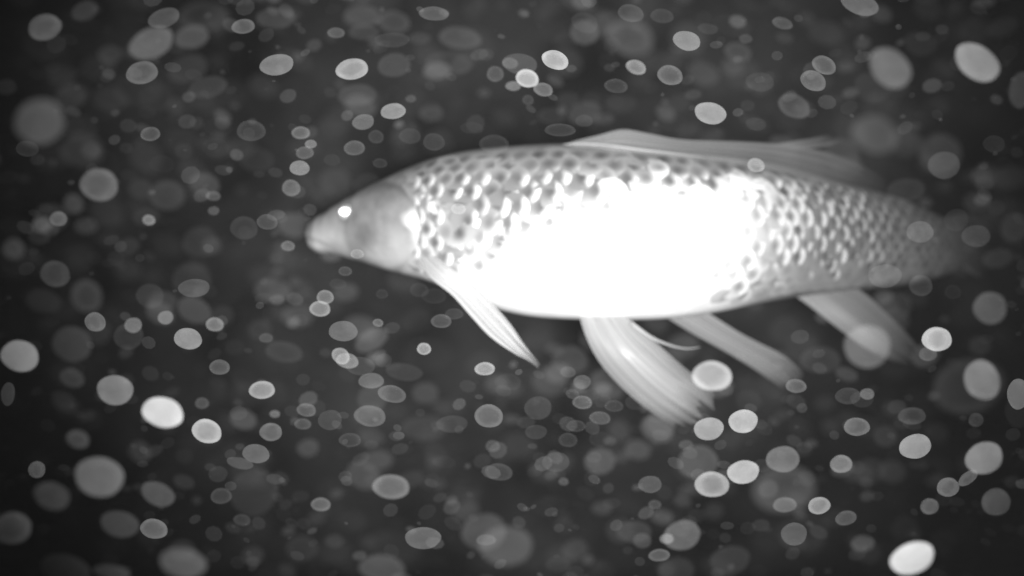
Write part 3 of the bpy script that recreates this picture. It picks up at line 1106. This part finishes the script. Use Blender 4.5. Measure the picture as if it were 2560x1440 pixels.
FISH_X = (760, 2430)
def speck_depth(i, x, y, r, g):
    rnd = random.Random(i * 13 + 5)
    d = 0.60 - 0.27 * sstep(10, 62, r) + rnd.uniform(-.02, .02)
    if g < 92:
        d -= 0.055 * sstep(10, 40, r)
    over = 760 < x < 2520 and 300 < y < 1110
    if g < 84 and not over:
        d = rnd.choice((d, 0.72 + 0.35 * rnd.random()))
    return min(d, 0.545) if over else d

def size_word(r):
    return 'tiny' if r < 17 else 'small' if r < 26 else 'mid-sized' if r < 38 else 'large' if r < 52 else 'very large'
def tone_word(g):
    return 'faint dark grey' if g < 66 else 'dim grey' if g < 86 else 'mid-grey' if g < 108 else 'pale grey' if g < 138 else 'bright' if g < 172 else 'glaring white'
def shape_word(rx, ry):
    q = max(rx, ry) / min(rx, ry)
    return 'round' if q < 1.2 else 'oval' if q < 1.55 else 'flattened'
ZONES = [  # x0, y0, x1, y1, words
    (780, 395, 1300, 690, "in front of the fish's head and gill"),
    (1300, 380, 2430, 760, "in front of the fish's scaly flank"),
    (0, 0, 240, 260, 'in the top left corner'), (240, 0, 460, 260, 'near the top left corner'),
    (460, 0, 700, 130, 'along the top, left of the middle'), (460, 130, 700, 260, 'upper left, below the top edge'),
    (700, 0, 1000, 130, "at the top above the fish's snout"), (700, 130, 1000, 260, "high above the fish's snout"),
    (1000, 0, 1300, 130, "at the top above the fish's nape"), (1000, 130, 1300, 300, "high above the fish's nape"),
    (1300, 0, 1560, 130, 'at the top above the dorsal fin front'), (1300, 130, 1560, 340, 'in dark water over the dorsal fin front'),
    (1560, 0, 1760, 340, 'over the middle of the dorsal fin'), (1760, 0, 1960, 340, 'over the rear of the dorsal fin'),
    (1960, 0, 2120, 340, 'above the hind dorsal tip'), (2120, 0, 2300, 260, 'upper right, left of the corner'), (2300, 0, 2561, 260, 'in the top right corner'),
    (2120, 260, 2561, 480, 'upper right, above the tail'), (2330, 480, 2561, 660, 'beside the dim tail fin'),
    (0, 260, 240, 480, 'at the left edge, upper half'), (240, 260, 470, 480, 'upper left, right of the edge specks'), (470, 260, 680, 480, 'left of the speck chain before the snout'),
    (680, 260, 830, 500, 'in the chain of specks above the snout'), (830, 260, 1300, 420, "just above the fish's forehead"),
    (0, 480, 250, 660, 'at the left edge, mid height'), (250, 480, 460, 660, 'mid left, away from the edge'), (460, 480, 620, 660, 'mid left, nearer the snout'), (620, 480, 790, 660, "close before the fish's snout"),
    (0, 660, 250, 960, 'at the left edge, lower half'), (250, 660, 450, 960, 'lower mid left'), (450, 660, 630, 960, 'below and left of the snout'), (630, 660, 770, 960, 'below the snout'),
    (770, 660, 960, 860, 'under the chin'), (770, 860, 960, 980, 'in the cluster below the chin'), (960, 690, 1250, 860, 'left of the pectoral fin'), (960, 860, 1300, 1000, 'below the pectoral fin'),
    (1300, 860, 1560, 980, 'between pectoral and pelvic fin tips'), (1560, 860, 1840, 1100, 'at the pelvic fin tip'), (1840, 780, 2050, 1100, 'under the far pelvic fin'),
    (2050, 660, 2330, 960, 'around the anal fin'), (2330, 660, 2561, 1060, 'at the right edge below the tail'), (2050, 960, 2330, 1180, 'below the anal fin'), (2330, 1060, 2561, 1330, 'at the right edge, low'),
    (0, 960, 240, 1210, 'at the left edge, low'), (240, 960, 460, 1160, 'lower left, above the middle'), (460, 960, 640, 1210, 'lower left, right of the glaring oval'),
    (0, 1210, 240, 1441, 'in the bottom left corner'), (240, 1160, 460, 1441, 'near the bottom left corner'), (460, 1210, 700, 1441, 'along the bottom, left part'),
    (640, 960, 800, 1210, 'below the chin cluster, left'), (800, 960, 960, 1140, 'below the chin cluster'), (960, 1000, 1200, 1260, 'low, left of centre'), (700, 1140, 960, 1290, 'low, under the head'),
    (700, 1260, 1110, 1441, 'along the bottom, under the head'), (1110, 1250, 1340, 1441, 'in the bottom centre cluster'),
    (1200, 980, 1400, 1130, 'low, under the belly'), (1400, 980, 1560, 1130, 'left of the pelvic fin'), (1200, 1130, 1560, 1250, 'low, below the belly'),
    (1340, 1250, 1560, 1441, 'along the bottom, right of centre'), (1560, 1100, 1700, 1300, 'low, under the pelvic fin'), (1560, 1300, 1760, 1441, 'along the bottom under the pelvic fin'),
    (1700, 1100, 1900, 1300, 'in the bright cluster below the pelvic fin'), (1900, 1100, 2080, 1300, 'in the lower right cluster'), (1760, 1300, 2080, 1441, 'along the bottom of the lower right cluster'),
    (2080, 1180, 2330, 1330, 'lower right, above the bottom edge'), (2080, 1330, 2561, 1441, 'at the bottom right'),
]
def zone(x, y):
    for x0, y0, x1, y1, t in ZONES:
        if x0 <= x < x1 and y0 <= y < y1:
            return t
    return 'in open dark water'
ORD = ['', 'second', 'third', 'fourth', 'fifth', 'sixth', 'seventh', 'eighth', 'ninth']
bins = {}
for i, s in enumerate(SPECKS):
    x, y, rx, ry, an, g, de = s
    key = '%s %s %s drifting speck %s' % (size_word((rx + ry) / 2), tone_word(g), shape_word(rx, ry), zone(x, y))
    bins.setdefault(key, []).append(i)
labels = {}
for key, ids in bins.items():
    ids.sort(key=lambda i: SPECKS[i][0])
    for n, i in enumerate(ids):
        labels[i] = key if len(ids) == 1 else key + (', the left one' if (n == 0 and len(ids) == 2) else ', the right one' if len(ids) == 2 else ', leftmost' if n == 0 else ', %s from left' % ORD[n])

for i, (x, y, rx, ry, an, g, de) in enumerate(SPECKS):
    rnd = random.Random(i * 7 + 1)
    r = (rx + ry) / 2
    d = speck_depth(i, x, y, r, g)
    small = r < 30
    me = rnd.choice(ring_ms) if (small and rnd.random() < .65) or rnd.random() < .15 else rnd.choice(flat_ms)
    o = bpy.data.objects.new('drifting_speck', me)
    scene.collection.objects.link(o)
    sc = K * d
    m = Matrix.Translation(P(x, y, d)) @ Matrix.Rotation(R(-an), 4, 'Y')
    m = m @ Matrix.Rotation(R(rnd.uniform(-14, 14)), 4, 'X') @ Matrix.Rotation(R(rnd.uniform(-14, 14)), 4, 'Z')
    m = m @ Matrix.Diagonal((rx * sc, min(rx, ry) * sc, ry * sc, 1))
    o.matrix_basis = m
    o.color = (de, de, de, 1)
    lb = labels[i]
    for cut in ('drifting ', 'the ', shape_word(rx, ry) + ' '):
        if len(lb.replace('-', ' ').split()) > 15:
            lb = lb.replace(cut, '', 1)
    tag(o, lb, 'speck', 'specks drifting in the water')

# the rest: sediment beyond counting, fading into the murk
rnd = random.Random(99)
V, F, A, RM = [], [], [], []
seg = 9
for q in range(5200):
    px, py = rnd.uniform(-700, 3260), rnd.uniform(-500, 1940)
    d = rnd.uniform(0.74, 1.9) if rnd.random() < 0.52 else rnd.uniform(0.38, 0.60)
    if d < .61 and 780 < px < 2450 and 330 < py < 880:
        continue
    p = P(px, py, d)
    r = (rnd.uniform(5, 26) if d < .61 else rnd.uniform(8, 48)) * K * d
    asp = rnd.uniform(.55, .9)
    rot = Matrix.Rotation(rnd.uniform(-.6, .6), 3, 'Y') @ Matrix.Rotation(rnd.uniform(-.3, .3), 3, 'X')
    b0 = len(V)
    dens = rnd.uniform(.15, 1.0) ** 1.6 * (0.012 if d < .61 else 0.060) * SED
    for rr, yy in ((0, 1), (.8, .8), (1, 0), (.8, -.8), (0, -1)):
        for k in range(1 if rr == 0 else seg):
            a = 2 * math.pi * k / seg
            V.append(p + rot @ Vector((rr * math.cos(a) * r, -yy * r * .4, rr * math.sin(a) * r * asp)))
            A.append(dens); RM.append(1.0)
    for k in range(seg):
        k2 = (k + 1) % seg
        F.append((b0, b0 + 1 + k, b0 + 1 + k2))
        F.append((b0 + 1 + k, b0 + 1 + seg + k, b0 + 1 + seg + k2, b0 + 1 + k2))
        F.append((b0 + 1 + seg + k, b0 + 1 + 2 * seg + k, b0 + 1 + 2 * seg + k2, b0 + 1 + seg + k2))
        F.append((b0 + 1 + 2 * seg + k, b0 + 1 + 3 * seg, b0 + 1 + 2 * seg + k2))
o = mesh_obj('fine_sediment', V, F, M_sed, None, True, {'opacity': A, 'rim': RM})
tag(o, 'haze of countless faint sediment flecks filling the dark water', kind='stuff')
